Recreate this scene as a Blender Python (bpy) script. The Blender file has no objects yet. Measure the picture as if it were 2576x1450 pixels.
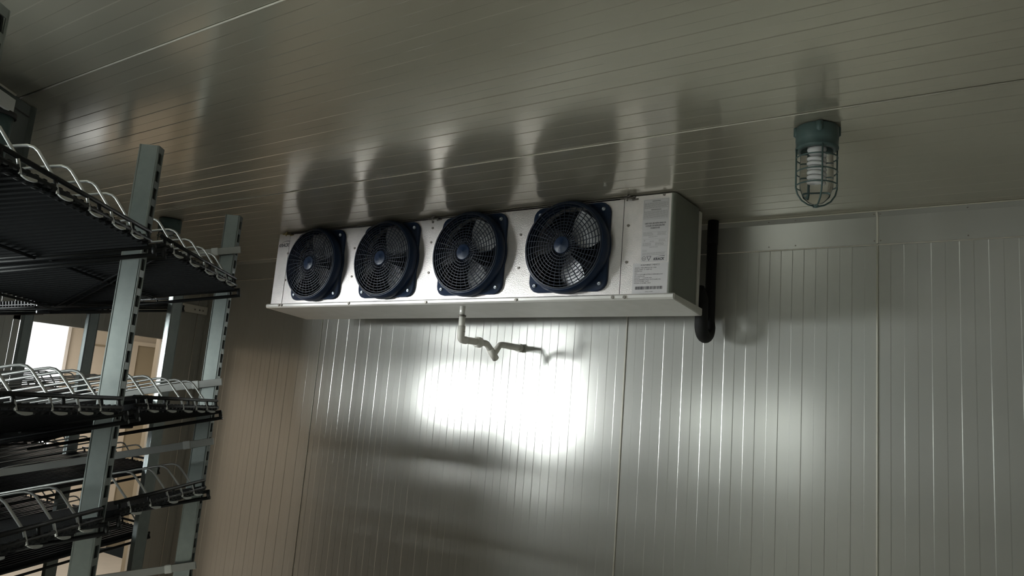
import bpy, bmesh, math, random
from mathutils import Vector, Matrix
random.seed(7)
S = bpy.context.scene
COL = S.collection
PI = math.pi
CZ = 1.6                       # camera height above the floor
H = CZ + 1.0024                # ceiling
YW = 3.5197                    # back wall face
XL = -5.40                     # left wall face
YN = 1.195                     # far side door wall (faces +Y)
W = 0.0508                     # width of one rib of the panels

# ------------------------------------------------------------------ camera
def cam():
    yaw, pitch, roll, f = 0.616254, 0.165897, 0.0809214, 1932.15
    fw = Vector((-math.sin(yaw)*math.cos(pitch), math.cos(yaw)*math.cos(pitch), math.sin(pitch)))
    r0 = Vector((math.cos(yaw), math.sin(yaw), 0)); u0 = r0.cross(fw)
    r = r0*math.cos(roll)+u0*math.sin(roll); u = -r0*math.sin(roll)+u0*math.cos(roll)
    c = bpy.data.cameras.new('camera'); c.sensor_width = 36; c.lens = f/2576*36
    c.clip_start = 0.02
    o = bpy.data.objects.new('camera', c); COL.objects.link(o)
    m = Matrix((r, u, -fw)).transposed().to_4x4(); m.translation = (0, 0, CZ)
    o.matrix_world = m; S.camera = o
cam()
# ------------------------------------------------------------------ world, exposure, light strengths
wd = bpy.data.worlds.new('world'); S.world = wd; wd.use_nodes = True
wd.node_tree.nodes['Background'].inputs[0].default_value = (.55, .6, .55, 1)
wd.node_tree.nodes['Background'].inputs[1].default_value = 0.02
S.view_settings.view_transform = 'Standard'; S.view_settings.look = 'None'
S.view_settings.gamma = 1; S.view_settings.use_curve_mapping = False
S.view_settings.exposure = 0.0
L_FAR = 100.0                   # daylit store front far behind the doors of the far run
L_DIAG = 6.8                   # store light through the diagonal run of doors
L_ROOM = 1.7                   # anteroom window seen through the doorway
def area(name, loc, target, sx, sy, power, color, shape='RECTANGLE'):
    l = bpy.data.lights.new(name, 'AREA'); l.shape = shape; l.size = sx; l.size_y = sy
    l.energy = power; l.color = color
    o = bpy.data.objects.new(name, l); COL.objects.link(o); o.location = loc
    d = Vector(target)-Vector(loc); o.rotation_euler = d.to_track_quat('-Z', 'Y').to_euler()
    return o
fill_ = area('floor_fill_light', (-1.35, -.75, 2.55), (-1.75, -.1, 0), .5, .5, 60, (.94, 1.0, .95)); fill_.data.spread = math.radians(75)  # added unseen fill; its bounce off the floor brightens the ceiling
area('anteroom_light', (-6.6, 2.6, 2.35), (-6.6, 2.6, 0), .8, .8, 44, (1.0, .88, .76))

# ------------------------------------------------------------------ materials
def mat(name, color, rough=.5, metal=0.0, bump=None, vary=None, spec=.5, emit=None, trans=0, ior=1.45, coat=0):
    m = bpy.data.materials.new(name); m.use_nodes = True
    nt = m.node_tree; b = nt.nodes['Principled BSDF']
    b.inputs['Base Color'].default_value = (*color, 1)
    b.inputs['Roughness'].default_value = rough; b.inputs['Metallic'].default_value = metal
    b.inputs['Specular IOR Level'].default_value = spec
    b.inputs['IOR'].default_value = ior
    if trans: b.inputs['Transmission Weight'].default_value = trans
    if coat:
        b.inputs['Coat Weight'].default_value = coat; b.inputs['Coat Roughness'].default_value = .1
    if emit:
        b.inputs['Emission Color'].default_value = (*emit[0], 1); b.inputs['Emission Strength'].default_value = emit[1]
    tc = nt.nodes.new('ShaderNodeTexCoord')
    if vary:                    # vary=(scale, amount, color2)
        n = nt.nodes.new('ShaderNodeTexNoise'); n.inputs['Scale'].default_value = vary[0]; n.inputs['Detail'].default_value = 4
        mx = nt.nodes.new('ShaderNodeMix'); mx.data_type = 'RGBA'
        rp = nt.nodes.new('ShaderNodeMapRange'); rp.inputs[1].default_value = .35; rp.inputs[2].default_value = .65
        rp.inputs[3].default_value = 0; rp.inputs[4].default_value = vary[1]
        nt.links.new(tc.outputs['Object'], n.inputs['Vector']); nt.links.new(n.outputs['Fac'], rp.inputs[0])
        nt.links.new(rp.outputs[0], mx.inputs[0]); mx.inputs[6].default_value = (*color, 1); mx.inputs[7].default_value = (*vary[2], 1)
        nt.links.new(mx.outputs[2], b.inputs['Base Color'])
    if bump:                    # bump=(scale, strength, distance, kind)
        if bump[3] == 'voronoi':
            n = nt.nodes.new('ShaderNodeTexVoronoi'); n.feature = 'SMOOTH_F1'; out = n.outputs['Distance']
        else:
            n = nt.nodes.new('ShaderNodeTexNoise'); n.inputs['Detail'].default_value = 2; out = n.outputs['Fac']
        n.inputs['Scale'].default_value = bump[0]
        bp = nt.nodes.new('ShaderNodeBump'); bp.inputs['Strength'].default_value = bump[1]; bp.inputs['Distance'].default_value = bump[2]
        nt.links.new(tc.outputs['Object'], n.inputs['Vector']); nt.links.new(out, bp.inputs['Height'])
        nt.links.new(bp.outputs['Normal'], b.inputs['Normal'])
    return m
M = {}
M['panel'] = mat('painted_panel', (.51, .505, .47), .23, .25, vary=(1.3, .5, (.48, .485, .46)))
M['ceil'] = mat('ceiling_panel', (.56, .52, .44), .165, .45, vary=(1.1, .5, (.54, .53, .445)))
M['bead'] = mat('sealant_bead', (.80, .76, .68), .4)
M['stucco'] = mat('stucco_aluminium', (.76, .71, .695), .38, .6, bump=(210, .5, .0020, 'noise'), vary=(30, .35, (.6, .59, .58)))
M['smooth_al'] = mat('sheet_aluminium', (.80, .78, .75), .36, .4, vary=(14, .5, (.70, .69, .65)))
M['side_al'] = mat('shaded_side_sheet', (.25, .265, .235), .42, .5, vary=(14, .4, (.22, .235, .21)))  # darker copy of the sheet aluminium, shade of this side in its colour
M['galv'] = mat('galvanised_steel', (.30, .33, .325), .34, .6, vary=(38, .8, (.26, .295, .29)))
M['slotdark'] = mat('slot_shade_dark_steel', (.06, .06, .06), .6, .3)  # shade behind the post slots, also the dark ring and joint line
M['black'] = mat('black_coated_wire', (.013, .014, .016), .42, spec=.4)
M['deck'] = mat('black_glide_deck', (.009, .010, .012), .6, spec=.3)
M['loop'] = mat('light_grey_coated_wire', (.62, .63, .63), .22, .5)
M['bar'] = mat('grey_painted_bar', (.42, .425, .415), .4, .1)
M['white'] = mat('white_plastic', (.86, .87, .87), .35)
M['blue'] = mat('dark_blue_plastic', (.009, .022, .056), .40)
M['grille'] = mat('dark_grille_plastic', (.018, .025, .042), .42)
M['blade'] = mat('fan_blade_aluminium', (.22, .22, .23), .32, .8, bump=(60, .4, .002, 'noise'))
M['dark'] = mat('cavity_shade', (.006, .008, .014), .7)
M['screw'] = mat('dull_screw', (.22, .20, .18), .45, .7)
M['brass'] = mat('tarnished_bolt', (.30, .25, .12), .5, .7)
M['bright'] = mat('bright_screw', (.40, .43, .48), .35, .8)
M['foam'] = mat('black_foam_insulation', (.010, .010, .010), .75, bump=(60, .4, .003, 'noise'))
M['pvc'] = mat('white_pvc', (.78, .76, .70), .38)
M['lampbody'] = mat('grey_green_enamel', (.085, .135, .135), .38)
M['glass'] = mat('clear_glass', (1, 1, 1), .03, trans=1, ior=1.12)
M['cfl'] = mat('cfl_tube', (.86, .86, .88), .25)
M['paper'] = mat('label_paper', (.62, .60, .61), .5)
M['ink'] = mat('label_ink', (.05, .05, .06), .6)
M['greyink'] = mat('small_print', (.33, .32, .32), .6)
M['floor'] = mat('floor_concrete', (.42, .40, .36), .5, vary=(6, .5, (.36, .35, .32)))
M['header'] = mat('header_panel', (.13, .15, .145), .35, .3)
M['frame'] = mat('black_door_frame', (.03, .03, .032), .4, .3)
M['lit_far'] = mat('lit_store_glass', (.1, .1, .1), .2, emit=((.97, .985, 1.0), L_FAR))
M['lit_diag'] = mat('lit_store_glass_dim', (.1, .1, .1), .2, emit=((.93, 1.0, .95), L_DIAG))
M['lit_room'] = mat('lit_anteroom_window', (.1, .1, .1), .2, emit=((.95, .99, 1.0), L_ROOM))
M['beige'] = mat('beige_wall', (.68, .64, .57), .6, vary=(3, .4, (.63, .59, .52)))
M['tan'] = mat('tan_door', (.36, .32, .24), .55)

# ------------------------------------------------------------------ mesh helpers
class MB:
    def __init__(s): s.v = []; s.f = []; s.sm = []
    def add(s, vs, fs, smooth=False):
        n = len(s.v); s.v += [tuple(v) for v in vs]
        for f in fs: s.f.append([n+i for i in f]); s.sm.append(smooth)
        return s
    def box(s, x0, x1, y0, y1, z0, z1, b=0):
        if b:
            bm = bmesh.new(); bmesh.ops.create_cube(bm, size=1)
            for v in bm.verts:
                v.co = Vector(((x0+x1)/2+v.co.x*(x1-x0), (y0+y1)/2+v.co.y*(y1-y0), (z0+z1)/2+v.co.z*(z1-z0)))
            bmesh.ops.bevel(bm, geom=bm.edges[:], offset=b, segments=2, profile=.5, affect='EDGES')
            bm.verts.ensure_lookup_table()
            s.add([v.co[:] for v in bm.verts], [[v.index for v in f.verts] for f in bm.faces]); bm.free(); return s
        vs = [(x, y, z) for x in (x0, x1) for y in (y0, y1) for z in (z0, z1)]
        return s.add(vs, [(0,1,3,2),(4,6,7,5),(0,4,5,1),(2,3,7,6),(0,2,6,4),(1,5,7,3)])
    def tube(s, pts, r, n=8, caps=True, flat=1.0):
        pts = [Vector(p) for p in pts]; k = len(pts); rr = r if isinstance(r, (list, tuple)) else [r]*k
        t0 = (pts[1]-pts[0]).normalized()
        up = Vector((0,0,1)) if abs(t0.z) < .9 else Vector((1,0,0))
        a = t0.cross(up).normalized(); vs = []
        for i, p in enumerate(pts):
            t = (pts[min(i+1,k-1)]-pts[max(i-1,0)]).normalized()
            a = (a-t*a.dot(t)).normalized(); b = t.cross(a)
            for j in range(n):
                an = 2*PI*j/n; vs.append(p+a*math.cos(an)*rr[i]+b*math.sin(an)*rr[i]*flat)
        fs = [(i*n+j, i*n+(j+1)%n, (i+1)*n+(j+1)%n, (i+1)*n+j) for i in range(k-1) for j in range(n)]
        s.add(vs, fs, True)
        if caps:
            m = len(s.v)-k*n
            s.f.append([m+j for j in range(n)][::-1]); s.sm.append(False)
            s.f.append([m+(k-1)*n+j for j in range(n)]); s.sm.append(False)
        return s
    def lathe(s, prof, c=(0,0,0), n=32, axis='z', closed=False):
        vs = []
        for r, h in prof:
            for j in range(n):
                a = 2*PI*j/n; x, y = r*math.cos(a), r*math.sin(a)
                p = (x, y, h) if axis == 'z' else (x, h, y)
                vs.append((p[0]+c[0], p[1]+c[1], p[2]+c[2]))
        k = len(prof)
        fs = [(i*n+j, i*n+(j+1)%n, (i+1)*n+(j+1)%n, (i+1)*n+j) for i in range(k-1) for j in range(n)]
        return s.add(vs, fs, True)
    def prism(s, poly, y0, y1):            # poly in x,z, extruded along y
        n = len(poly)
        vs = [(x, y0, z) for x, z in poly]+[(x, y1, z) for x, z in poly]
        return s.add(vs, [list(range(n))[::-1], [n+i for i in range(n)]]+[(i, (i+1)%n, n+(i+1)%n, n+i) for i in range(n)])
    def disc(s, x, y, z, r, t, n=12):      # disc facing -y
        poly = [(x+r*math.cos(2*PI*j/n), z+r*math.sin(2*PI*j/n)) for j in range(n)]
        return s.prism(poly, y-t, y)
    def build(s, name, m, parent=None, kind=None):
        me = bpy.data.meshes.new(name); me.from_pydata(s.v, [], s.f)
        me.materials.append(m); me.polygons.foreach_set('use_smooth', s.sm)
        me.validate(); bm = bmesh.new(); bm.from_mesh(me); bmesh.ops.recalc_face_normals(bm, faces=bm.faces[:]); bm.to_mesh(me); bm.free()
        o = bpy.data.objects.new(name, me); COL.objects.link(o)
        if parent: o.parent = parent
        if kind: o['kind'] = kind
        return o
def tag(o, label=None, cat=None, group=None, kind=None):
    if label: o['label'] = label
    if cat: o['category'] = cat
    if group: o['group'] = group
    if kind: o['kind'] = kind
    return o
def empty(name, loc=(0,0,0), rot=(0,0,0)):
    o = bpy.data.objects.new(name, None); COL.objects.link(o); o.location = loc; o.rotation_euler = rot
    o.empty_display_size = .1; return o
def copy_tree(o, parent=None):
    c = o.copy(); COL.objects.link(c)
    if parent: c.parent = parent
    for ch in [x for x in KIDS.get(o.name, [])]: KIDS.setdefault(c.name, []).append(copy_tree(ch, c))
    return c
KIDS = {}
def part(mb, name, m, parent, label=None, kind=None):
    o = mb.build(name, m, parent, kind); KIDS.setdefault(parent.name, []).append(o)
    if label: o['label'] = label
    return o
def dup(o, parent, loc=(0,0,0)):
    c = copy_tree(o, parent); c.location = loc; KIDS.setdefault(parent.name, []).append(c); return c
def arc(cx, cz, r, a0, a1, n=6):
    return [(cx+r*math.cos(math.radians(a0+(a1-a0)*i/n)), cz+r*math.sin(math.radians(a0+(a1-a0)*i/n))) for i in range(n+1)]

# ------------------------------------------------------------------ ribbed sandwich panels
def rib_panel(n, w, length, depth=.0007, bev=.0032, thick=.06, gap=.0015):
    """local frame: x across the ribs, y out of the face (towards the room), z along the ribs"""
    prof = [(gap, -thick), (gap, -.004), (gap+.003, 0)]
    lvl = 0
    for i in range(1, n):
        nl = -depth if lvl == 0 else 0
        prof += [(i*w-bev/2, lvl), (i*w+bev/2, nl)]; lvl = nl
    prof += [(n*w-gap-.003, lvl), (n*w-gap, -.004), (n*w-gap, -thick)]
    m = MB(); k = len(prof)
    vs = [(x, y, 0) for x, y in prof]+[(x, y, length) for x, y in prof]
    fs = [(i, i+1, k+i+1, k+i) for i in range(k-1)]+[(k-1, 0, k, 2*k-1), list(range(k))[::-1], [k+i for i in range(k)]]
    return m.add(vs, fs)
def frame_obj(mb, name, m, parent, xa, ya, za, org):
    o = mb.build(name, m, parent)
    mt = Matrix((xa, ya, za)).transposed().to_4x4(); mt.translation = org; o.matrix_local = mt
    return o

# floor
fl = MB().box(-8.2, 1.9, -1.9, 4.2, -.1, 0).build('floor', M['floor'], kind='structure')
# back wall: panels of 23 ribs, joints at X0+23k
X0 = -1.7558
wb = empty('wall_back', (0, YW, 0)); wb['kind'] = 'structure'
xa, ya, za = Vector((1,0,0)), Vector((0,-1,0)), Vector((0,0,1))
joints = [X0-45*W, X0-22*W, X0, X0+23*W, X0+46*W]
cells = [(XL, X0-45*W), (X0-45*W, X0), (X0, X0+23*W), (X0+23*W, X0+46*W), (X0+46*W, 1.6)]
for x0, x1 in cells:
    n = max(1, round((x1-x0)/W)); frame_obj(rib_panel(n, (x1-x0)/n, H+.05), 'panel', M['panel'], wb, xa, ya, za, (x0, 0, 0))
for j, br in ((joints[0], .003), (joints[2], .0042), (joints[3], .0042), (joints[4], .0034)):
    MB().tube([(j, -.0016, 0), (j, -.0016, H-.15)], br, 8).build('sealant_bead', M['bead'], wb)
# angle flashing under the ceiling: two lengths that meet at the joint
tr = empty('trim_1', (0, YW, 0)); tr['kind'] = 'structure'
for x0, x1 in ((XL, joints[3]-.002), (joints[3]+.002, 1.6)):
    MB().prism([(0, H-.001), (0, CZ+.854), (.003, CZ+.854), (.003, H-.026), (.024, H-.004), (.024, H-.001)], 0, 1)
    m = MB(); poly = [(0, H-.001), (0, CZ+.854), (-.0035, CZ+.854), (-.0035, H-.024), (-.022, H-.006), (-.022, H-.001)]
    m.add([(x0, y, z) for y, z in poly]+[(x1, y, z) for y, z in poly], [list(range(6)), [6+i for i in range(6)][::-1]]+[(i, (i+1)%6, 6+(i+1)%6, 6+i) for i in range(6)])
    m.build('flashing', M['panel'], tr)
for z, y in ((CZ+.8545, -.004), (H-.003, -.0225)):
    MB().tube([(XL, y, z), (1.6, y, z)], .0028, 6).build('sealant_bead', M['bead'], tr)
MB().tube([(joints[3], -.0035, CZ+.86), (joints[3], -.0035, H-.026), (joints[3], -.022, H-.008)], .0045, 6).build('sealant_bead', M['bead'], tr)
rv = None
for x in (joints[3]-.012, joints[3]+.012, -.25, .06, .45, -.93, -1.05, .9):
    for z in (CZ+.872, H-.014):
        y = -.0035 if z < H-.05 else -.013
        m = MB().disc(0, 0, 0, .0035, .0015, 8)
        if rv is None: rv = m.build('rivet', M['screw'], tr); o = rv
        else: o = rv.copy(); COL.objects.link(o)
        o.location = (x, y, z)
# ceiling: panels run left to right, joints every 1.2247 m
ce = empty('ceiling', (0, 0, H)); ce['kind'] = 'structure'
YA, YB = 1.11637, 2.34114; PW = YB-YA
xa, ya, za = Vector((0,1,0)), Vector((0,0,-1)), Vector((-1,0,0))
for y0, y1 in ((YA-3*PW, YA-2*PW), (YA-2*PW, YA-PW), (YA-PW, YA), (YA, YB), (YB, YW+.03)):
    n = 24 if y1 <= YB+.01 else round((y1-y0)/(PW/24))
    frame_obj(rib_panel(n, (y1-y0)/n, 7.1, depth=.0011), 'panel', M['ceil'], ce, xa, ya, za, (1.65, y0, 0))
for pts, r in (([(-3.05, YA), (1.6, YA)], .0028), ([(-3.04, YB), (.02, YB)], .0026), ([(.0, YB), (1.6, YB)], .0014),
               ([(-5.38, YB-.06), (-3.07, YB+.004)], .0018), ([(-3.0, YA-PW), (1.6, YA-PW)], .0026)):
    MB().tube([(p[0], p[1], -.0005) for p in pts], r, 6).build('sealant_bead', M['bead'], ce)
# left wall with a doorway
wl = empty('wall_left', (XL, 0, 0)); wl['kind'] = 'structure'
DY0, DY1, DZ = 2.18, 3.215, CZ+.362
xa, ya, za = Vector((0,-1,0)), Vector((1,0,0)), Vector((0,0,1))
for y1, y0, z0, z1 in ((YW+.02, 3.452, 0, H+.05), (3.452, DY1, 0, H+.05), (DY0, YN-.1, 0, H+.05), (DY1, DY0, DZ, H+.05)):
    n = max(1, round((y1-y0)/W)); o = frame_obj(rib_panel(n, (y1-y0)/n, z1-z0, depth=.0008), 'panel', M['panel'], wl, xa, ya, za, (0, y1, z0))
MB().tube([(.001, 3.452, 0), (.001, 3.452, H-.01)], .0024, 6).build('sealant_bead', M['bead'], wl)
MB().box(-.004, .004, DY0, DY0+.035, 0, DZ+.03).box(-.004, .004, DY1-.0, DY1+.03, 0, DZ+.03).box(-.004, .004, DY0, DY1, DZ, DZ+.03).build('door_trim', M['panel'], wl)
MB().prism([(0, H-.001), (0, H-.10), (.003, H-.10), (.003, H-.022), (.022, H-.003)], YN, YW-.03).build('flashing', M['panel'], wl)
# sliding door rail over the doorway
r = empty('sliding_door_rail', (XL, 0, CZ+.62)); tag(r, 'pale flat metal rail with bolt holes above the doorway', 'rail')
m = MB().box(.03, .036, 2.95, 3.508, -.031, .031, .002); m.build('rail_plate', M['pvc'], r)
for y in (3.10, 3.16, 3.26, 3.40, 3.44, 3.47):
    MB().box(.0355, .038, y-.005, y+.005, -.008, .003).build('bolt_hole', M['screw'], r)
for y in (3.02, 3.36): MB().box(.0, .03, y-.02, y+.02, -.02, .02).build('bracket', M['bar'], r)
# right and rear walls (out of the frame, they close the room)
def flatwall(name, x0, x1, y0, y1): MB().box(x0, x1, y0, y1, 0, H+.05).build(name, M['panel'], kind='structure')
flatwall('wall_right', 1.6, 1.7, -1.7, 3.6)
flatwall('wall_front', -1.2, 1.7, -1.8, -1.7)

# ------------------------------------------------------------------ door walls (seen mainly as reflections)
AX = Vector((-.612355, .790583, 0)); BX = Vector((-.790583, -.612355, 0))
O1 = Vector((-2.03145, 1.08465, 0)); SP = .762
ROT1 = math.atan2(AX.y, AX.x)
def thin_glass():
    m = bpy.data.materials.new('thin_clear_glass'); m.use_nodes = True; nt = m.node_tree; nt.nodes.clear()
    o = nt.nodes.new('ShaderNodeOutputMaterial'); a = nt.nodes.new('ShaderNodeBsdfTransparent'); b = nt.nodes.new('ShaderNodeBsdfGlossy')
    b.inputs['Roughness'].default_value = .02; x = nt.nodes.new('ShaderNodeMixShader'); x.inputs[0].default_value = .05
    a.inputs[0].default_value = (.95, .97, .96, 1)
    nt.links.new(a.outputs[0], x.inputs[1]); nt.links.new(b.outputs[0], x.inputs[2]); nt.links.new(x.outputs[0], o.inputs[0]); return m
M['pane'] = thin_glass()
def door_run(name, org, rz, bays, lit, z0, z1, x0, x1, depth=.08, block_rails=()):
    w = empty(name, org, (0, 0, rz)); w['kind'] = 'structure'
    MB().box(x0, x1, 0, depth, z1, H-.002).build('header', M['header'], w)
    MB().box(x0, x1, 0, depth, 0, z0).build('sill', M['panel'], w)
    xs = [x0]+[v for b in bays for v in b]+[x1]
    for i in range(0, len(xs), 2):
        if xs[i+1]-xs[i] > .01: MB().box(xs[i], xs[i+1], 0, depth, z0, z1).build('mullion', M['frame'], w)
    for a, b in bays:
        f = MB().box(a, b, .0, .03, z0, z0+.04).box(a, b, .0, .03, z1-.04, z1).box(a, a+.04, .0, .03, z0, z1).box(b-.04, b, .0, .03, z0, z1)
        for ra, rb_ in block_rails: f.box(a, b, 0, .03, ra, rb_)
        fo = f.build('door_frame', M['frame'], w)
        MB().box(a+.04, b-.04, .04, .05, z0+.04, z1-.04).build('door_pane', lit, fo)
    return w
wdg = door_run('wall_diagonal', O1+BX*.79, ROT1, [(-1.50, -.79), (-.74, -.03)], M['lit_diag'], CZ-.38, CZ+.42, -3.6, .755)  # door bays and pane heights chosen to shape light on the back wall
MB().tube([(-3.6, -.004, H-.002), (.62, -.004, H-.002)], .004, 6).build('sealant_bead', M['bead'], wdg)
MB().tube([(-3.6, -.002, H-.045), (.72, -.002, H-.045)], .0025, 6).build('joint_line', M['slotdark'], wdg)
door_run('wall_far', (-3.10, YN, 0), PI, [(.40, 1.07), (1.16, 1.83)], M['pane'], CZ-.62, CZ+.66, 0, 2.3, block_rails=((CZ-.28, CZ-.15), (CZ-.55, CZ-.36)))  # wide unseen bars added to block light low on the back wall
sf = empty('window_2', (0, -3.0, 0)); sf['kind'] = 'structure'
MB().box(-14.0, -6.0, 0, .04, CZ-.30, CZ+.80).build('window_pane', M['lit_far'], sf)
MB().box(-14.1, -5.9, -.02, .06, CZ+.80, CZ+.9).box(-14.1, -5.9, -.02, .06, CZ-.4, CZ-.30).build('window_frame', M['frame'], sf)

# ------------------------------------------------------------------ anteroom behind the doorway
an = empty('wall_anteroom', (0, 0, 0)); an['kind'] = 'structure'
MB().box(-7.9, -7.8, 1.0, 4.72, 0, 2.6).build('end_wall', M['beige'], an)
MB().box(-7.8, -5.47, 4.66, 4.72, 0, 2.6).build('side_wall', M['beige'], an)
MB().box(-7.8, -5.47, 1.0, 1.1, 0, 2.6).build('near_wall', M['beige'], an)
MB().box(-7.9, -5.47, 1.0, 4.72, 2.5, 2.6).build('anteroom_ceiling', M['beige'], an)
MB().box(-5.56, -5.47, 3.245, 4.72, 0, 2.5).build('return_wall', M['tan'], an)
MB().box(-5.56, -5.47, 1.0, DY0, 0, 2.5).build('return_wall', M['tan'], an)
MB().box(-5.56, -5.47, 1.0, 4.72, DZ+.03, 2.5).build('lintel', M['tan'], an)
MB().box(-7.8, -7.785, 3.86, 4.66, CZ+.37, CZ+.385).build('wall_ledge', M['tan'], an)
wn = empty('window_1', (-7.79, 0, 0)); wn['kind'] = 'structure'
MB().box(0, .02, 2.75, 3.62, .9, 2.3).build('window_pane', M['lit_room'], wn)
MB().box(.0, .05, 2.68, 2.75, .85, 2.35).box(0, .04, 3.62, 3.65, .85, 2.35).box(0, .05, 2.68, 3.65, 2.3, 2.36).box(0, .06, 2.68, 3.65, .84, .9).build('window_frame', M['white'], wn)
d1 = empty('door_1', (-7.79, 0, 0)); d1['kind'] = 'structure'
MB().box(-.005, .03, 4.33, 4.56, 0, 2.02).build('door_leaf', M['tan'], d1)
MB().box(-.005, .05, 4.27, 4.33, 0, 2.06).box(-.005, .05, 4.33, 4.60, 2.02, 2.06).build('door_frame', M['beige'], d1)
MB().box(-.005, .05, 4.57, 4.60, 0, 2.02).build('dark_jamb', M['header'], d1)

# ------------------------------------------------------------------ evaporator unit
UX0, UX1, UY0, UY1, UZ0, UZ1 = -3.87, -1.277, 2.948, 3.215, CZ+.545, H-.006
U = empty('evaporator_unit', (0, 0, 0))
tag(U, 'long silver stucco-aluminium evaporator with four blue fans, hung under the ceiling', 'cooling unit')
FX = [-3.477, -2.910, -2.344, -1.780]; FZ = CZ+.778; FR = .196
def plate_hole(mb, x0, x1, z0, z1, cx, cz, r, y):
    n = 48; ring = [(cx+r*math.cos(2*PI*j/n), cz+r*math.sin(2*PI*j/n)) for j in range(n)]
    outer = []
    for j in range(n):
        a = 2*PI*j/n; c, s = math.cos(a), math.sin(a)
        t = min(((x1-cx)/c if c > 1e-6 else (x0-cx)/c if c < -1e-6 else 9), ((z1-cz)/s if s > 1e-6 else (z0-cz)/s if s < -1e-6 else 9))
        outer.append([cx+c*t, cz+s*t])
    for X, Z in ((x0,z0),(x0,z1),(x1,z0),(x1,z1)):      # snap the nearest ray to each corner
        k = min(range(n), key=lambda j: (outer[j][0]-X)**2+(outer[j][1]-Z)**2); outer[k] = [X, Z]
    vs = [(x, y, z) for x, z in ring]+[(x, y, z) for x, z in outer]+[(x, y+.03, z) for x, z in ring]
    fs = [(j, (j+1)%n, n+(j+1)%n, n+j) for j in range(n)]+[(j, (j+1)%n, 2*n+(j+1)%n, 2*n+j) for j in range(n)]
    mb.add(vs, fs)
fpnl = MB(); xs = [-3.7665, -3.1935, -2.627, -2.062, -1.5185]
for i in range(4): plate_hole(fpnl, xs[i], xs[i+1], UZ0+.006, UZ1-.004, FX[i], FZ, FR, UY0)
fpnl.box(xs[0], xs[4], UY0+.0, UY0+.012, UZ1-.010, UZ1-.003)
part(fpnl, 'fan_panel', M['stucco'], U)
part(MB().box(-1.5155, UX1-.018, UY0-.0005, UY0+.012, UZ0+.004, UZ1-.002), 'end_panel', M['stucco'], U)
part(MB().box(UX0, -3.7695, UY0-.0005, UY0+.012, UZ0+.006, UZ1-.002), 'end_panel', M['stucco'], U)
# right end casing with a rounded front edge and a flange behind
pr = [(UX1-.018, UY0)]+[(UX1-.018+.018*math.sin(a*PI/12), UY0+.018-.018*math.cos(a*PI/12)) for a in range(1, 7)]+[(UX1, UY1), (UX1-.02, UY1), (UX1-.02, UY0+.02)]
m = MB(); k = len(pr); zt, zb = UZ1-.001, UZ0+.004
m.add([(x, y, zb) for x, y in pr]+[(x, y, zt) for x, y in pr], [list(range(k))[::-1], [k+i for i in range(k)]]+[(i, (i+1)%k, k+(i+1)%k, k+i) for i in range(k)])
part(m, 'side_casing', M['side_al'], U)
part(MB().box(UX1-.03, UX1+.004, UY1+.002, UY1+.03, UZ0-.02, UZ1-.012, .001), 'rear_flange', M['smooth_al'], U)
part(MB().box(UX0, UX0+.012, UY0+.012, UY1, UZ0, UZ1-.002), 'side_casing', M['smooth_al'], U)
part(MB().box(UX0+.013, UX1-.021, UY0+.10, UY1, UZ0+.01, UZ1-.004), 'coil_core', M['dark'], U)  # near-black block, shade inside the fan openings put into its colour
part(MB().box(UX0+.013, UX1-.021, UY0+.013, UY0+.099, UZ1-.010, UZ1-.004), 'top_cover', M['smooth_al'], U)
# drain pan: front lip, sloping underside
pan = MB(); xa_, xb_ = UX0-.012, UX1+.018
poly = [(UY0-.018, UZ0-.014), (UY0-.024, UZ0-.006), (UY0-.024, UZ0+.006), (UY0-.016, UZ0+.012), (UY0-.002, UZ0+.014), (UY0-.002, UZ0), (UY1+.025, UZ0-.022), (UY1+.032, UZ0-.022), (UY1+.032, UZ0-.036), (UY1+.02, UZ0-.036)]
k = len(poly); rr_ = []
pan.add([(xa_, y, z) for y, z in poly]+[(xb_, y, z) for y, z in poly], [list(range(k)), [k+i for i in range(k)][::-1]]+[(i, (i+1)%k, k+(i+1)%k, k+i) for i in range(k)])
pan.prism([(xb_-.016, UZ0-.012), (xb_, UZ0-.012), (xb_, UZ0+.004), (xb_-.016, UZ0+.004)], UY0-.018, UY0+.0)
part(pan, 'drain_pan', M['smooth_al'], U)
m = MB(); m.add([(x, y, z) for x in (UX1-.02, xb_+.003) for y, z in ((UY0-.016, UZ0-.012), (UY0-.016, UZ0+.009), (UY1+.03, UZ0-.004), (UY1+.03, UZ0-.034))], [(0,1,2,3),(4,7,6,5),(0,4,5,1),(1,5,6,2),(2,6,7,3),(3,7,4,0)])
part(m, 'pan_end', M['smooth_al'], U)
# screws
sc = part(MB().disc(0, 0, 0, .006, .004, 8), 'screw', M['screw'], U); first = True
for x, z in ((-2.628,2.573),(-2.626,2.540),(-2.626,2.463),(-2.624,2.301),(-3.194,2.466),(-3.192,2.303),(-3.769,2.468),(-3.760,2.303),(-2.060,2.464),(-2.059,2.301),(-1.492,2.465),(-1.491,2.301),(-1.329,2.590),(-1.470,2.590)):
    if first: sc.location = (x, UY0-.0005, z); first = False
    else: dup(sc, U, (x, UY0-.0005, z))
for x, z in ((-3.165,2.146),(-2.601,2.142),(-2.042,2.142),(-1.479,2.142),(-1.535,2.143),(-3.735,2.146),(-3.757,2.146)):
    o = dup(sc, U, (x, UY0-.0245, z)); o.scale = (1.2, 1.3, 1.2)
part(MB().box(-1.545, -1.47, UY0-.0265, UY0-.0235, 2.138, 2.150, .001), 'seam_clip', M['smooth_al'], U)
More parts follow.
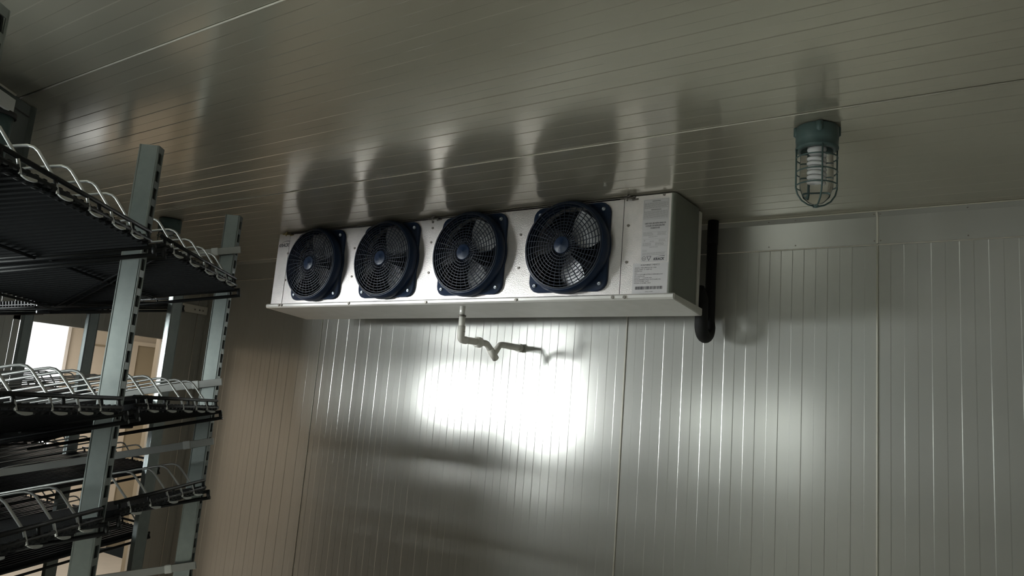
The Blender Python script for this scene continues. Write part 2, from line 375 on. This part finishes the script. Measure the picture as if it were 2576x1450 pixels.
# hangers along the top edge
for i, x in enumerate((-3.783, -2.615, -1.494)):
    m = MB().tube([(x-.035, UY0-.018, UZ1-.010), (x+.03, UY0-.012, UZ1-.012)], .004, 6).tube([(x, UY0-.022, UZ1-.024), (x, UY0-.014, H-.001)], .0035, 6)
    m.tube([(x-.012, UY0-.02, UZ1-.007), (x+.02, UY0-.03, UZ1-.004)], .003, 6).tube([(x+.018, UY0-.006, UZ1-.018), (x+.045, UY0-.003, UZ1-.014)], .0035, 6)
    part(m, 'hanger_bolt', M['brass'] if i == 0 else M['screw'], U)
# fans
def outline(n=96):
    pts = []
    hs, rc = .203, .050
    for j in range(n):
        a = 2*PI*j/n; c, s = abs(math.cos(a)), abs(math.sin(a))
        t = min(hs/c if c > 1e-6 else 9, hs/s if s > 1e-6 else 9)
        x, z = c*t, s*t
        if x > hs-rc and z > hs-rc:                     # rounded corner
            k = hs-rc; bq = k*(c+s); t = bq+math.sqrt(max(0, bq*bq-(2*k*k-rc*rc)))
        # soften the waist between ear and shroud
        r = max(t, .211)
        pts.append((r*math.cos(a), r*math.sin(a)))
    return pts
def make_fan(ang):
    cx = 0
    hm = MB(); out = outline(); n = len(out); inner = [(.196*math.cos(2*PI*j/n), .196*math.sin(2*PI*j/n)) for j in range(n)]
    vs = [(x, 0, z) for x, z in out]+[(x, -.012, z) for x, z in out]+[(x*.985, -.016, z*.985) for x, z in out]
    ro = [(.208*math.cos(2*PI*j/n), .208*math.sin(2*PI*j/n)) for j in range(n)]
    rt = [(.2045*math.cos(2*PI*j/n), .2045*math.sin(2*PI*j/n)) for j in range(n)]
    vs += [(x, -.014, z) for x, z in ro]+[(x*1.035, -.026, z*1.035) for x, z in ro]+[(x*1.030, -.048, z*1.030) for x, z in ro]+[(x, -.066, z) for x, z in rt]+[(x*.985, -.070, z*.985) for x, z in rt]+[(x, -.066, z) for x, z in inner]+[(x, .0, z) for x, z in inner]
    fs = [(i*n+j, i*n+(j+1)%n, (i+1)*n+(j+1)%n, (i+1)*n+j) for i in range(9) for j in range(n)]
    hm.add(vs, fs, True)
    return hm
def grille():
    g = MB(); n = 60
    def ringt(r, y, w, t):
        g.lathe([(r-w, y-t), (r+w, y-t), (r+w, y+t), (r-w, y+t), (r-w, y-t)], n=n, axis='y')
    def yy(r): return -.078+.010*(r/.19)**2
    for i in range(10): ringt(.053+i*.0145, yy(.053+i*.0145), .0016, .0016)
    ringt(.1965, -.069, .0035, .003)
    for k in range(36):
        a = 2*PI*(k+.5)/36
        m_ = []
        for r in (.038, .08, .12, .16, .196):
            tw = a+.10*(r-.038)/.15
            m_.append((r*math.cos(tw), yy(r)-.0005, r*math.sin(tw)))
        g.tube(m_, .0021, 4)
    return g
def blades(ang):
    b = MB()
    for k in range(3):
        a0 = math.radians(ang)+k*2*PI/3; vs = []; NR, NA = 7, 7
        for i in range(NR):
            r = .035+(.178-.035)*i/(NR-1)
            wdt = math.radians(56+14*math.sin(PI*min(1, i/(NR-2))))*(1 if i < NR-1 else .86)
            for j in range(NA):
                t = j/(NA-1)-.5; a = a0+t*wdt+.25*(r/.178)
                vs.append((r*math.cos(a), -.012-t*.055*(.6+.4*r/.178), r*math.sin(a)))
        fs = [(i*NA+j, i*NA+j+1, (i+1)*NA+j+1, (i+1)*NA+j) for i in range(NR-1) for j in range(NA-1)]
        b.add(vs, fs, True)
    return b
angs = [62, 52, 40, 30]
for i, cx in enumerate(FX):
    base = part(make_fan(0), 'fan_housing', M['blue'], U) if i == 0 else None
    if i == 0: fh = base; KIDS[fh.name] = []
    else: fh = bpy.data.objects.new('fan_housing', base_mesh); COL.objects.link(fh); fh.parent = U
    base_mesh = fh.data
    fh.location = (cx, UY0-.0005, FZ)
    if i == 0:
        gm = grille().build('fan_grille', M['grille'], fh)
        hb = MB().lathe([(.0, -.0855), (.004, -.085), (.006, -.0822), (.036, -.0818), (.040, -.080), (.040, -.074), (0, -.074)], n=32, axis='y').build('grille_hub', M['blue'], fh)
        bo = MB().lathe([(0, -.0175), (.005, -.0215), (.009, -.0205), (.010, -.016)], n=10, axis='y').build('ear_bolt', M['bright'], fh)
        mo = MB().lathe([(0, -.045), (.038, -.045), (.042, -.04), (.042, .05), (0, .05)], n=24, axis='y').build('fan_motor', M['blade'], fh)
        protos = (gm, hb, mo)
        bo.location = (.170, 0, .170)
        ears = [(-.170, -.170), (.170, -.170), (-.165, .168)]
    else:
        for pz in protos:
            c = pz.copy(); COL.objects.link(c); c.parent = fh
        ears = [(.170, .170), (-.170, -.170), (.170, -.170), (-.165, .168)]
    for x, z in ears:
        c = bo.copy(); COL.objects.link(c); c.parent = fh; c.location = (x, 0, z)
    blades(angs[i]).build('fan_blades', M['blade'], fh)

# printed labels
def text(s, size, x, z, y, m, parent, name='print', shear=0, bold=0, align='LEFT', sx=1.0):
    cu = bpy.data.curves.new(name, 'FONT'); cu.body = s; cu.size = size; cu.align_x = align; cu.shear = shear; cu.offset = bold
    cu.resolution_u = 2
    t = bpy.data.objects.new('tmp', cu); COL.objects.link(t)
    dg = bpy.context.evaluated_depsgraph_get(); me = bpy.data.meshes.new_from_object(t.evaluated_get(dg))
    bpy.data.objects.remove(t); me.name = name
    me.transform(Matrix(((sx,0,0,0),(0,0,-1,0),(0,1,0,0),(0,0,0,1)))); me.materials.clear(); me.materials.append(m)
    o = bpy.data.objects.new(name, me); COL.objects.link(o); o.parent = parent; o.location = (x, y, z); return o
LY = UY0-.0012
lb = part(MB().box(-1.424, -1.304, LY, UY0-.0006, 2.296, 2.575), 'rating_label', M['paper'], U, 'tall white printed label')
m = MB()
def frame_r(x0, x1, z0, z1, t=.0006, y=LY-.0004):
    m.box(x0, x1, y, LY, z0, z0+t).box(x0, x1, y, LY, z1-t, z1).box(x0, x0+t, y, LY, z0, z1).box(x1-t, x1, y, LY, z0, z1)
frame_r(-1.420, -1.308, 2.486, 2.572)
def lines(x0, x1, z0, z1, n, h):
    for i in range(n):
        z = z1-(i+.5)*(z1-z0)/n; x = x0
        while x < x1-.004:
            l = min(random.uniform(.006, .02), x1-x); m.box(x, x+l, LY-.0004, LY, z-h/2, z+h/2); x += l+.0018
lines(-1.418, -1.31, 2.533, 2.560, 6, .0016); lines(-1.418, -1.31, 2.490, 2.522, 7, .0016)
m.box(-1.382, -1.344, LY-.0004, LY, 2.5635, 2.5675).box(-1.386, -1.34, LY-.0004, LY, 2.525, 2.529)
for z in (2.428, 2.412, 2.397, 2.382, 2.366, 2.338, 2.326): m.box(-1.420, -1.308, LY-.0004, LY, z, z+.0005)
lines(-1.418, -1.372, 2.413, 2.427, 3, .0014); lines(-1.352, -1.312, 2.413, 2.427, 3, .0014); lines(-1.392, -1.352, 2.404, 2.409, 1, .0016)
lines(-1.414, -1.402, 2.386, 2.396, 2, .0016); lines(-1.386, -1.362, 2.385, 2.39, 1, .0016); lines(-1.345, -1.315, 2.385, 2.394, 2, .0014)
lines(-1.418, -1.38, 2.368, 2.380, 3, .0014); lines(-1.36, -1.32, 2.368, 2.380, 3, .0014); lines(-1.386, -1.345, 2.358, 2.364, 1, .0016)
lines(-1.418, -1.398, 2.342, 2.352, 2, .0012); lines(-1.418, -1.312, 2.327, 2.337, 2, .0014)
m.build('small_print', M['greyink'], lb, 'stuff')
text('UNIT FOR USE WITH WALK IN', .0088, -1.364, 2.4635, LY-.0004, M['ink'], lb, bold=.0002, align='CENTER', sx=.80)
text('COOLER OR REFRIGERATED', .0088, -1.364, 2.4530, LY-.0004, M['ink'], lb, bold=.0002, align='CENTER', sx=.80)
text('WAREHOUSE', .0088, -1.364, 2.4425, LY-.0004, M['ink'], lb, bold=.0002, align='CENTER', sx=.80)
# listing marks
mk = MB(); mk.lathe([(.0085, -.0004), (.0098, -.0004)], c=(-1.409, LY, 2.3125), n=24, axis='y')
mk.add([(x, LY-.0004, z) for x, z in ((-1.397,2.322),(-1.375,2.322),(-1.386,2.301),(-1.394,2.3205),(-1.378,2.3205),(-1.386,2.305))], [(0,1,4,3),(1,2,5,4),(2,0,3,5)])
mk.build('listing_mark', M['ink'], lb)
text('UL', .011, -1.409, 2.3085, LY-.0005, M['ink'], lb, align='CENTER')
def krack(size, x, z, y, parent):
    text('KRACK', size, x, z, y, M['ink'], parent, 'logo_lettering', shear=.35, bold=size*.035, sx=.95)
    wv = size*3.1; sw = MB(); top = []; bot = []
    for i in range(11):
        t = i/10; xx = x+wv*(.30+.78*t); zz = z+size*(.80+.36*math.sin(PI*(.10+.62*t)))
        top.append((xx, y, zz+size*.03+size*.10*t)); bot.append((xx, y, zz-size*.02*t))
    sw.add(top+bot, [(i, i+1, 12+i, 11+i) for i in range(10)]); sw.build('logo_swoosh', M['ink'], parent)
krack(.0155, -1.366, 2.3035, LY-.0005, lb)
lb2 = part(MB().box(-1.458, -1.297, LY-.0003, UY0-.0006, 2.158, 2.2925), 'address_label', M['paper'], U, 'square white shipping label with a barcode')
L2 = LY-.0006
text('MONTERREY / MEXICO', .0100, -1.378, 2.2805, L2, M['ink'], lb2, align='CENTER', sx=.85)
rows = ['ORDER # - ITEM # BR07 UA  010 - RM04', 'MODEL  KR46A - 70 - BE/EP ALZ', 'DESCRIPTION', 'UNIT', 'SHIP TO CUSTOMER: SISTEMA DE REFRIGERACION', 'CITY: ZONTALAPA', 'STATE: OF        COUNTRY: MEX', 'ITEM No./REFERENCE PRICE 30X73 DUARD. INC.', 'CUST PO NUMBER: 504690', 'MATERIAL ID NUMBER: 378625']
for i, s_ in enumerate(rows): text(s_, .0066, -1.450, 2.2700-i*.0074, L2, M['ink'], lb2, sx=.88)
bc = MB(); x = -1.443
while x < -1.318:
    w_ = random.choice((.0008, .0012, .0022, .003)); bc.box(x, x+w_, L2, L2+.0003, 2.178, 2.191); x += w_+random.choice((.0008, .0012, .002))
bc.build('barcode', M['ink'], lb2)
text('SERIAL NUMBER', .005, -1.378, 2.1665, L2, M['ink'], lb2, align='CENTER')
krack(.029, -3.864, 2.512, UY0-.0012, U)

# ------------------------------------------------------------------ pipes
dp = empty('drain_pipe', (-2.395, 2.97, CZ+.50)); tag(dp, 'white PVC drain pipe with P-trap running from the unit pan into the wall', 'pipe')
def dl(y, z): return (0, y-2.97, z-.50)
def bend(pts, r, k=5):                         # round the corners of a polyline
    pts = [Vector(p) for p in pts]; out = [pts[0]]
    for i in range(1, len(pts)-1):
        a = (pts[i-1]-pts[i]); b = (pts[i+1]-pts[i]); d = min(r, a.length*.45, b.length*.45)
        p, q = pts[i]+a.normalized()*d, pts[i]+b.normalized()*d
        for j in range(k+1):
            t = j/k; out.append(p*(1-t)**2+pts[i]*2*t*(1-t)+q*t*t)
    return out+[pts[-1]]
MB().tube([dl(2.97, .525), dl(2.97, .478)], .014, 16).build('threaded_stub', M['smooth_al'], dp)
MB().tube([dl(2.972, .480), dl(2.972, .472)], .020, 16).build('clamp_ring', M['screw'], dp)
MB().tube([dl(2.973, .474), dl(2.976, .41)], .0160, 16).build('riser', M['pvc'], dp)
MB().tube(bend([dl(2.975, .427), dl(2.976, .360), dl(3.02, .360)], .024), .0195, 16).build('elbow', M['pvc'], dp)
MB().tube([dl(2.977, .400), dl(2.977, .397)], .0202, 16).build('joint_ring', M['greyink'], dp)
MB().tube([dl(3.0, .360), dl(3.13, .364)], .0175, 16).build('pipe_run', M['pvc'], dp)
MB().tube([dl(3.10, .363), dl(3.108, .363), dl(3.109, .363), dl(3.135, .363), dl(3.136, .363), dl(3.15, .363)], [.020, .020, .027, .027, .020, .020], 18).build('union_nut', M['pvc'], dp)
MB().tube(bend([dl(3.14, .364), dl(3.195, .366), dl(3.262, .312), dl(3.312, .374), dl(3.37, .376)], .02), .0165, 16).build('trap', M['pvc'], dp)
MB().tube([dl(3.225, .342), dl(3.285, .296)], .0185, 16).build('trap_cleanout', M['pvc'], dp)
MB().tube([dl(3.35, .376), dl(3.515, .378)], .0175, 16).build('pipe_run', M['pvc'], dp)
MB().tube([dl(3.485, .378), dl(3.505, .378)], .024, 18).build('wall_collar', M['pvc'], dp)
sp = empty('suction_pipe', (-1.297, 3.45, H)); tag(sp, 'thick black foam-insulated pipe bending down from the ceiling behind the unit', 'pipe')
def sl(y, z): return (0, y-3.45, z-1.0024)
MB().tube([sl(3.452, 1.0), sl(3.45, .90), sl(3.449, .885)], [.0255, .0262, .0262], 16).tube([sl(3.449, .888), sl(3.447, .70), sl(3.446, .52)]+[(0, y-3.45, z-1.0024) for y, z in arc(3.396, .485, .050, 0, -180, 12)]+[sl(3.346, .52), sl(3.342, .60), sl(3.30, .645)], [.0245]*2+[.0255]+[.030]*15+[.026], 18).build('insulation', M['foam'], sp)

# ------------------------------------------------------------------ vapour-proof lamps
def make_lamp():
    L = empty('ceiling_lamp')
    m = MB().lathe([(.0, 0), (.061, 0), (.0655, -.003), (.0655, -.046), (.0645, -.048), (.0645, -.068), (.066, -.070), (.066, -.075), (.058, -.078), (.045, -.078), (.045, -.06), (0, -.06)], n=36)
    part(m, 'lamp_base', M['lampbody'], L)
    for a in (20, 110, 200, 290):
        x, y = .060*math.cos(math.radians(a)), .060*math.sin(math.radians(a))
        part(MB().tube([(x, y, -.001), (x, y, -.026), (x*.9, y*.9, -.036)], [.012, .012, .006], 10), 'conduit_boss', M['lampbody'], L)
    part(MB().lathe([(.045, -.066), (.050, -.085), (.0515, -.17), (.050, -.205), (.040, -.235), (.022, -.252), (0, -.257)], n=32), 'glass_globe', M['glass'], L)
    cage = MB(); R = .0625
    for z in (-.105, -.152, -.197): cage.tube([(R*math.cos(2*PI*j/32), R*math.sin(2*PI*j/32), z) for j in range(33)], .0024, 6, caps=False)
    for k in range(4):
        a = PI/2*k-.12+.62; pts = []
        for r, z in [(R+.001, -.072), (R+.001, -.15), (R+.001, -.205), (R*.93, -.226), (R*.72, -.246), (R*.4, -.259), (.004, -.264)]:
            pts.append((r*math.cos(a), r*math.sin(a), z))
        cage.tube(pts, .0028, 6)
    cage.lathe([(0, -.269), (.007, -.267), (.009, -.260), (0, -.259)], n=12)
    part(cage, 'wire_cage', M['lampbody'], L)
    bulb = MB(); pts = []
    for i in range(145):
        t = i/144; a = 2*PI*6*t; r = .0200
        pts.append((r*math.cos(a), r*math.sin(a), -.098-.092*t))
    bulb.tube(pts, .0072, 8)
    bulb.lathe([(0, -.062), (.024, -.062), (.026, -.078), (.021, -.092), (.012, -.099), (0, -.099)], n=20)
    part(bulb, 'spiral_bulb', M['cfl'], L)
    return L
lamp = make_lamp(); lamp.location = (-.592, 2.47, H-.002)
tag(lamp, 'caged ceiling lamp with spiral bulb in clear view to the right of the evaporator', 'lamp', 'caged ceiling lamps')
l2 = copy_tree(lamp); l2.location = (-4.30, 2.48, H-.002)
tag(l2, 'caged ceiling lamp partly hidden behind the tall slotted shelf posts', 'lamp', 'caged ceiling lamps')
# junction box and conduit on the header of the diagonal wall
jb = empty('junction_box', O1+AX*.44+BX*.72+Vector((0, 0, CZ+.80)), (0, 0, ROT1)); tag(jb, 'grey electrical box with pale cover plate at the left edge under the ceiling', 'electrical box')
MB().tube([(0, 0, .056), (0, 0, .02), (0, 0, -.11)], [.050, .048, .043], 20).box(-.03, .03, .03, .0695, -.06, .04).build('box_body', M['lampbody'], jb)
MB().box(-.10, .002, -.052, -.040, .068, .118, .003).build('cover_plate', M['white'], jb)
MB().box(-.07, -.02, -.040, .0695, .08, .11).build('cover_bracket', M['lampbody'], jb)
MB().tube([(0, 0, .072), (0, 0, .056)], .057, 20).build('locking_ring', M['slotdark'], jb)

# ------------------------------------------------------------------ slotted uprights
def make_post(hgt, wd, dp, pitch=.05, slots=True):
    """local x along the run, y into the shelf, slotted face at y=-wd/2; z up"""
    m = MB(); t = .0025
    x0, x1, y0, y1 = -dp/2, dp/2, -wd/2, wd/2
    m.box(x0, x0+t, y0+t, y1, 0, hgt).box(x1-t, x1, y0+t, y1, 0, hgt).box(x0+t, x1-t, y1-t, y1, 0, hgt)
    for ex in (x0+.0035, x1-.0035):
        for ey in (y0+.0035, y1-.0035): m.tube([(ex, ey, 0), (ex, ey, hgt)], .0042, 8)
    sx = .0105
    m.box(x0, -sx, y0, y0+t, 0, hgt).box(sx, x1, y0, y0+t, 0, hgt)
    z = hgt-.018; prev = hgt
    while z > .9:
        m.box(-sx, sx, y0, y0+t, z, prev); prev = z-.031; z -= pitch
    m.box(-sx, sx, y0, y0+t, 0, prev)
    return m
def rack(name, org, rz, posts, label, hgt):
    r = empty(name, org, (0, 0, rz)); tag(r, label, 'shelf frame')
    p = None
    for a in posts:
        if p is None: p = part(make_post(hgt, .054, .036), 'post', M['galv'], r); p.location = (a, -.012 if a < 0 else 0, 0); inn = MB().box(-.0150, .0150, -.016, .024, .01, hgt-.01).build('slot_shade_fill', M['slotdark'], p)  # dark filler in the hollow post stands for shade behind the slots
        else:
            c = p.copy(); COL.objects.link(c); c.location = (a, 0, 0); i2 = inn.copy(); COL.objects.link(i2); i2.parent = c
        part(MB().box(a-.02, a+.02, .03, .68, .0, .06, .003), 'base_foot', M['galv'], r)
    for i in range(len(posts)-1):
        part(MB().box(posts[i]+.02, posts[i+1]-.02, .0, .02, .06, .12), 'base_beam', M['galv'], r)
    return r
PH = CZ+.66
rack('shelf_frame', O1, ROT1, [-SP+.004, 0, SP], 'diagonal row of tall slotted galvanised posts in the left foreground', PH)
O2 = Vector((-3.45, 2.08, 0))
rack('shelf_frame', O2, PI, [0, SP, 2*SP], 'farther row of slotted posts standing in front of the bright doorway', PH)

# ------------------------------------------------------------------ tilted wire shelves
DEP = .66
LEN = .69
DIV = [.05, .165, .275, .38, .485]
DIV_NEAR = [.075, .21, .345, .462, .565]
def rod(p, q, r=.005, n=8): return MB().tube([p, q], r, n)
def build_shelf_protos(near):
    P = {}
    z0 = 0
    P['upper'] = rod((0, 0, .024), (LEN, 0, .024), .0052)
    P['lower'] = rod((0, .0, 0), (LEN, .0, 0), .0052).tube([(0, .012, -.008), (LEN, .012, -.008)], .004, 6)
    return P
def make_shelf():
    R = empty('wire_shelf')
    part(rod((0, 0, .024), (LEN, 0, .024), .0055), 'upper_rail', M['black'], R)
    part(rod((0, 0, 0), (LEN, 0, 0), .0055).tube([(0, .014, -.010), (LEN, .014, -.010)], .0045, 6), 'lower_rail', M['black'], R)
    st = None
    for x in (.02, .21, .40, .58, .675):
        if st is None: st = part(MB().tube([(0, 0, -.004), (0, 0, .028)], .0048, 6), 'rail_stub', M['black'], R); st.location = (x, 0, 0)
        else: dup(st, R, (x, 0, 0))
    part(MB().box(.004, LEN-.004, .006, DEP, -.012, -.008), 'deck', M['deck'], R)
    rb = None
    for i in range(23):
        x = .015+i*.030
        if rb is None:
            rb = part(MB().box(-.0055, .0055, -.004, DEP, -.0085, .007).box(-.003, .003, .002, DEP, -.017, -.0115), 'glide_rib', M['deck'], R); rb.location = (x, 0, 0)
        else: dup(rb, R, (x, 0, 0))
    for x in (-.006, LEN+.006):
        m = MB().tube([(x, -.012, -.016), (x, DEP, -.012)], .006, 8).tube([(x, -.012, -.038), (x, DEP, -.042)], .006, 8)
        m.tube([(x, -.006, -.038), (x, -.006, -.012)], .006, 8)
        part(m, 'side_arm', M['black'], R)
    for y in (.30, DEP): part(rod((0, y, -.022), (LEN, y, -.022), .0045), 'cross_wire', M['deck'], R)
    part(MB().tube([(.02, .03, -.024), (LEN-.02, DEP-.03, -.024)], .004, 6).tube([(.05, .03, -.024), (LEN+.0, DEP-.06, -.024)], .003, 6), 'brace', M['deck'], R)
    dv = None
    for x in DIV:
        x += random.uniform(-.006, .006)
        if dv is None:
            pts = [(0, -.004, -.010), (0, .0, .020), (0, .028, .074), (0, .034, .085), (0, .043, .094), (0, .056, .099), (0, .075, .100), (0, .20, .0985), (0, DEP-.06, .094), (0, DEP-.03, .090), (0, DEP-.015, .075), (0, DEP-.01, .0)]
            dv = part(MB().tube(pts, .0035, 8), 'divider', M['loop'], R); dv.location = (x, 0, 0)
            KIDS[dv.name] = []
            # white hooked foot under the rail: a thin half-moon plate
            hk = MB(); n = 8; pass
            vx, vy = .027, -.016
            top = [(vx*i/n, -.004+vy*i/n, -.011-.005*i/n) for i in range(n+1)]
            bot = [(vx*i/n, -.004+vy*i/n, -.011-.005*i/n-.0105*math.sin(PI*min(1, i/n*.86+.0))**.7*.68) for i in range(n+1)]
            off = Vector((.4, .9, 0)).normalized()*.0022
            for s_ in (-1, 1):
                hk.add([tuple(Vector(v)+off*s_) for v in top+bot], [(i, i+1, n+2+i, n+1+i) for i in range(n)])
            k = len(top+bot)
            hk.add([tuple(Vector(v)+off*s_) for s_ in (-1, 1) for v in bot], [(i, i+1, n+2+i, n+1+i) for i in range(n)])
            part(hk, 'hook', M['loop'], dv)
            KIDS[R.name] = [c for c in KIDS[R.name]]
        else: dup(dv, R, (x, 0, 0))
    return R
shelf0 = make_shelf(); used = [False]
def put_shelf(org, rz, ax, bx, a, b, z, tilt, label, group):
    s = shelf0 if not used[0] else copy_tree(shelf0); used[0] = True
    p = org+ax*a+bx*b; s.location = (p.x, p.y, CZ+z); s.rotation_euler = (-math.radians(tilt), 0, rz)
    if a < -.1:                                  # the nearest bay has its dividers spaced wider
        for d, x in zip([c for c in KIDS[s.name] if c.name.startswith('divider')], DIV_NEAR): d.location = (x, 0, 0)
    tag(s, label, 'shelf', group); return s
G1 = 'tilted black shelves on the diagonal posts'; G2 = 'tilted black shelves on the far posts'
hn = {0: ('top', .388, 10, -.052), 1: ('second', -.057, 13.5, -.048), 2: ('third', -.335, 14, -.044), 3: ('fourth', -.72, 14, -.044)}
for k, (nm, z, tl, bb) in hn.items():
    if k < 3: put_shelf(O1, ROT1, AX, BX, -.727, bb, z, tl, '%s black wire shelf of the nearest bay, cut by the left edge' % nm, G1)
    if k < 3: put_shelf(O1, ROT1, AX, BX, .040, bb, z+.006, tl, '%s black wire shelf between the two tallest galvanised posts' % nm, G1)
A2, B2 = Vector((-1, 0, 0)), Vector((0, -1, 0))
for k, (nm, z, tl) in enumerate((('top', .42, 9), ('second', -.045, 9), ('third', -.36, 10), ('fourth', -.655, 11))):
    put_shelf(O2, PI, A2, B2, .036, -.05, z, tl, '%s black shelf on the right bay of the far posts' % nm, G2)
    put_shelf(O2, PI, A2, B2, .798, -.05, z, tl, '%s black shelf on the left bay of the far posts' % nm, G2)

# grey guard bars with a white clip at the open end of the diagonal run
for nm, z, tl in (('top', .529, 11), ('second', .041, 11.5), ('third', -.169, 13), ('lowest', -.591, 12)):
    p = O1+AX*(SP-.030)+BX*(-.050)
    g = empty('guard_bar', (p.x, p.y, CZ+z), (-math.radians(tl), 0, ROT1))
    tag(g, '%s grey flat bar with a white clip crossing the end post' % nm, 'bar', 'grey guard bars at the end post')
    part(MB().box(-.004, .004, 0, .815, -.0125, .0125, .001), 'bar', M['bar'], g)
    part(MB().box(-.008, .008, .080, .105, -.0145, .0145, .003), 'clip', M['white'], g, 'white plastic clip')
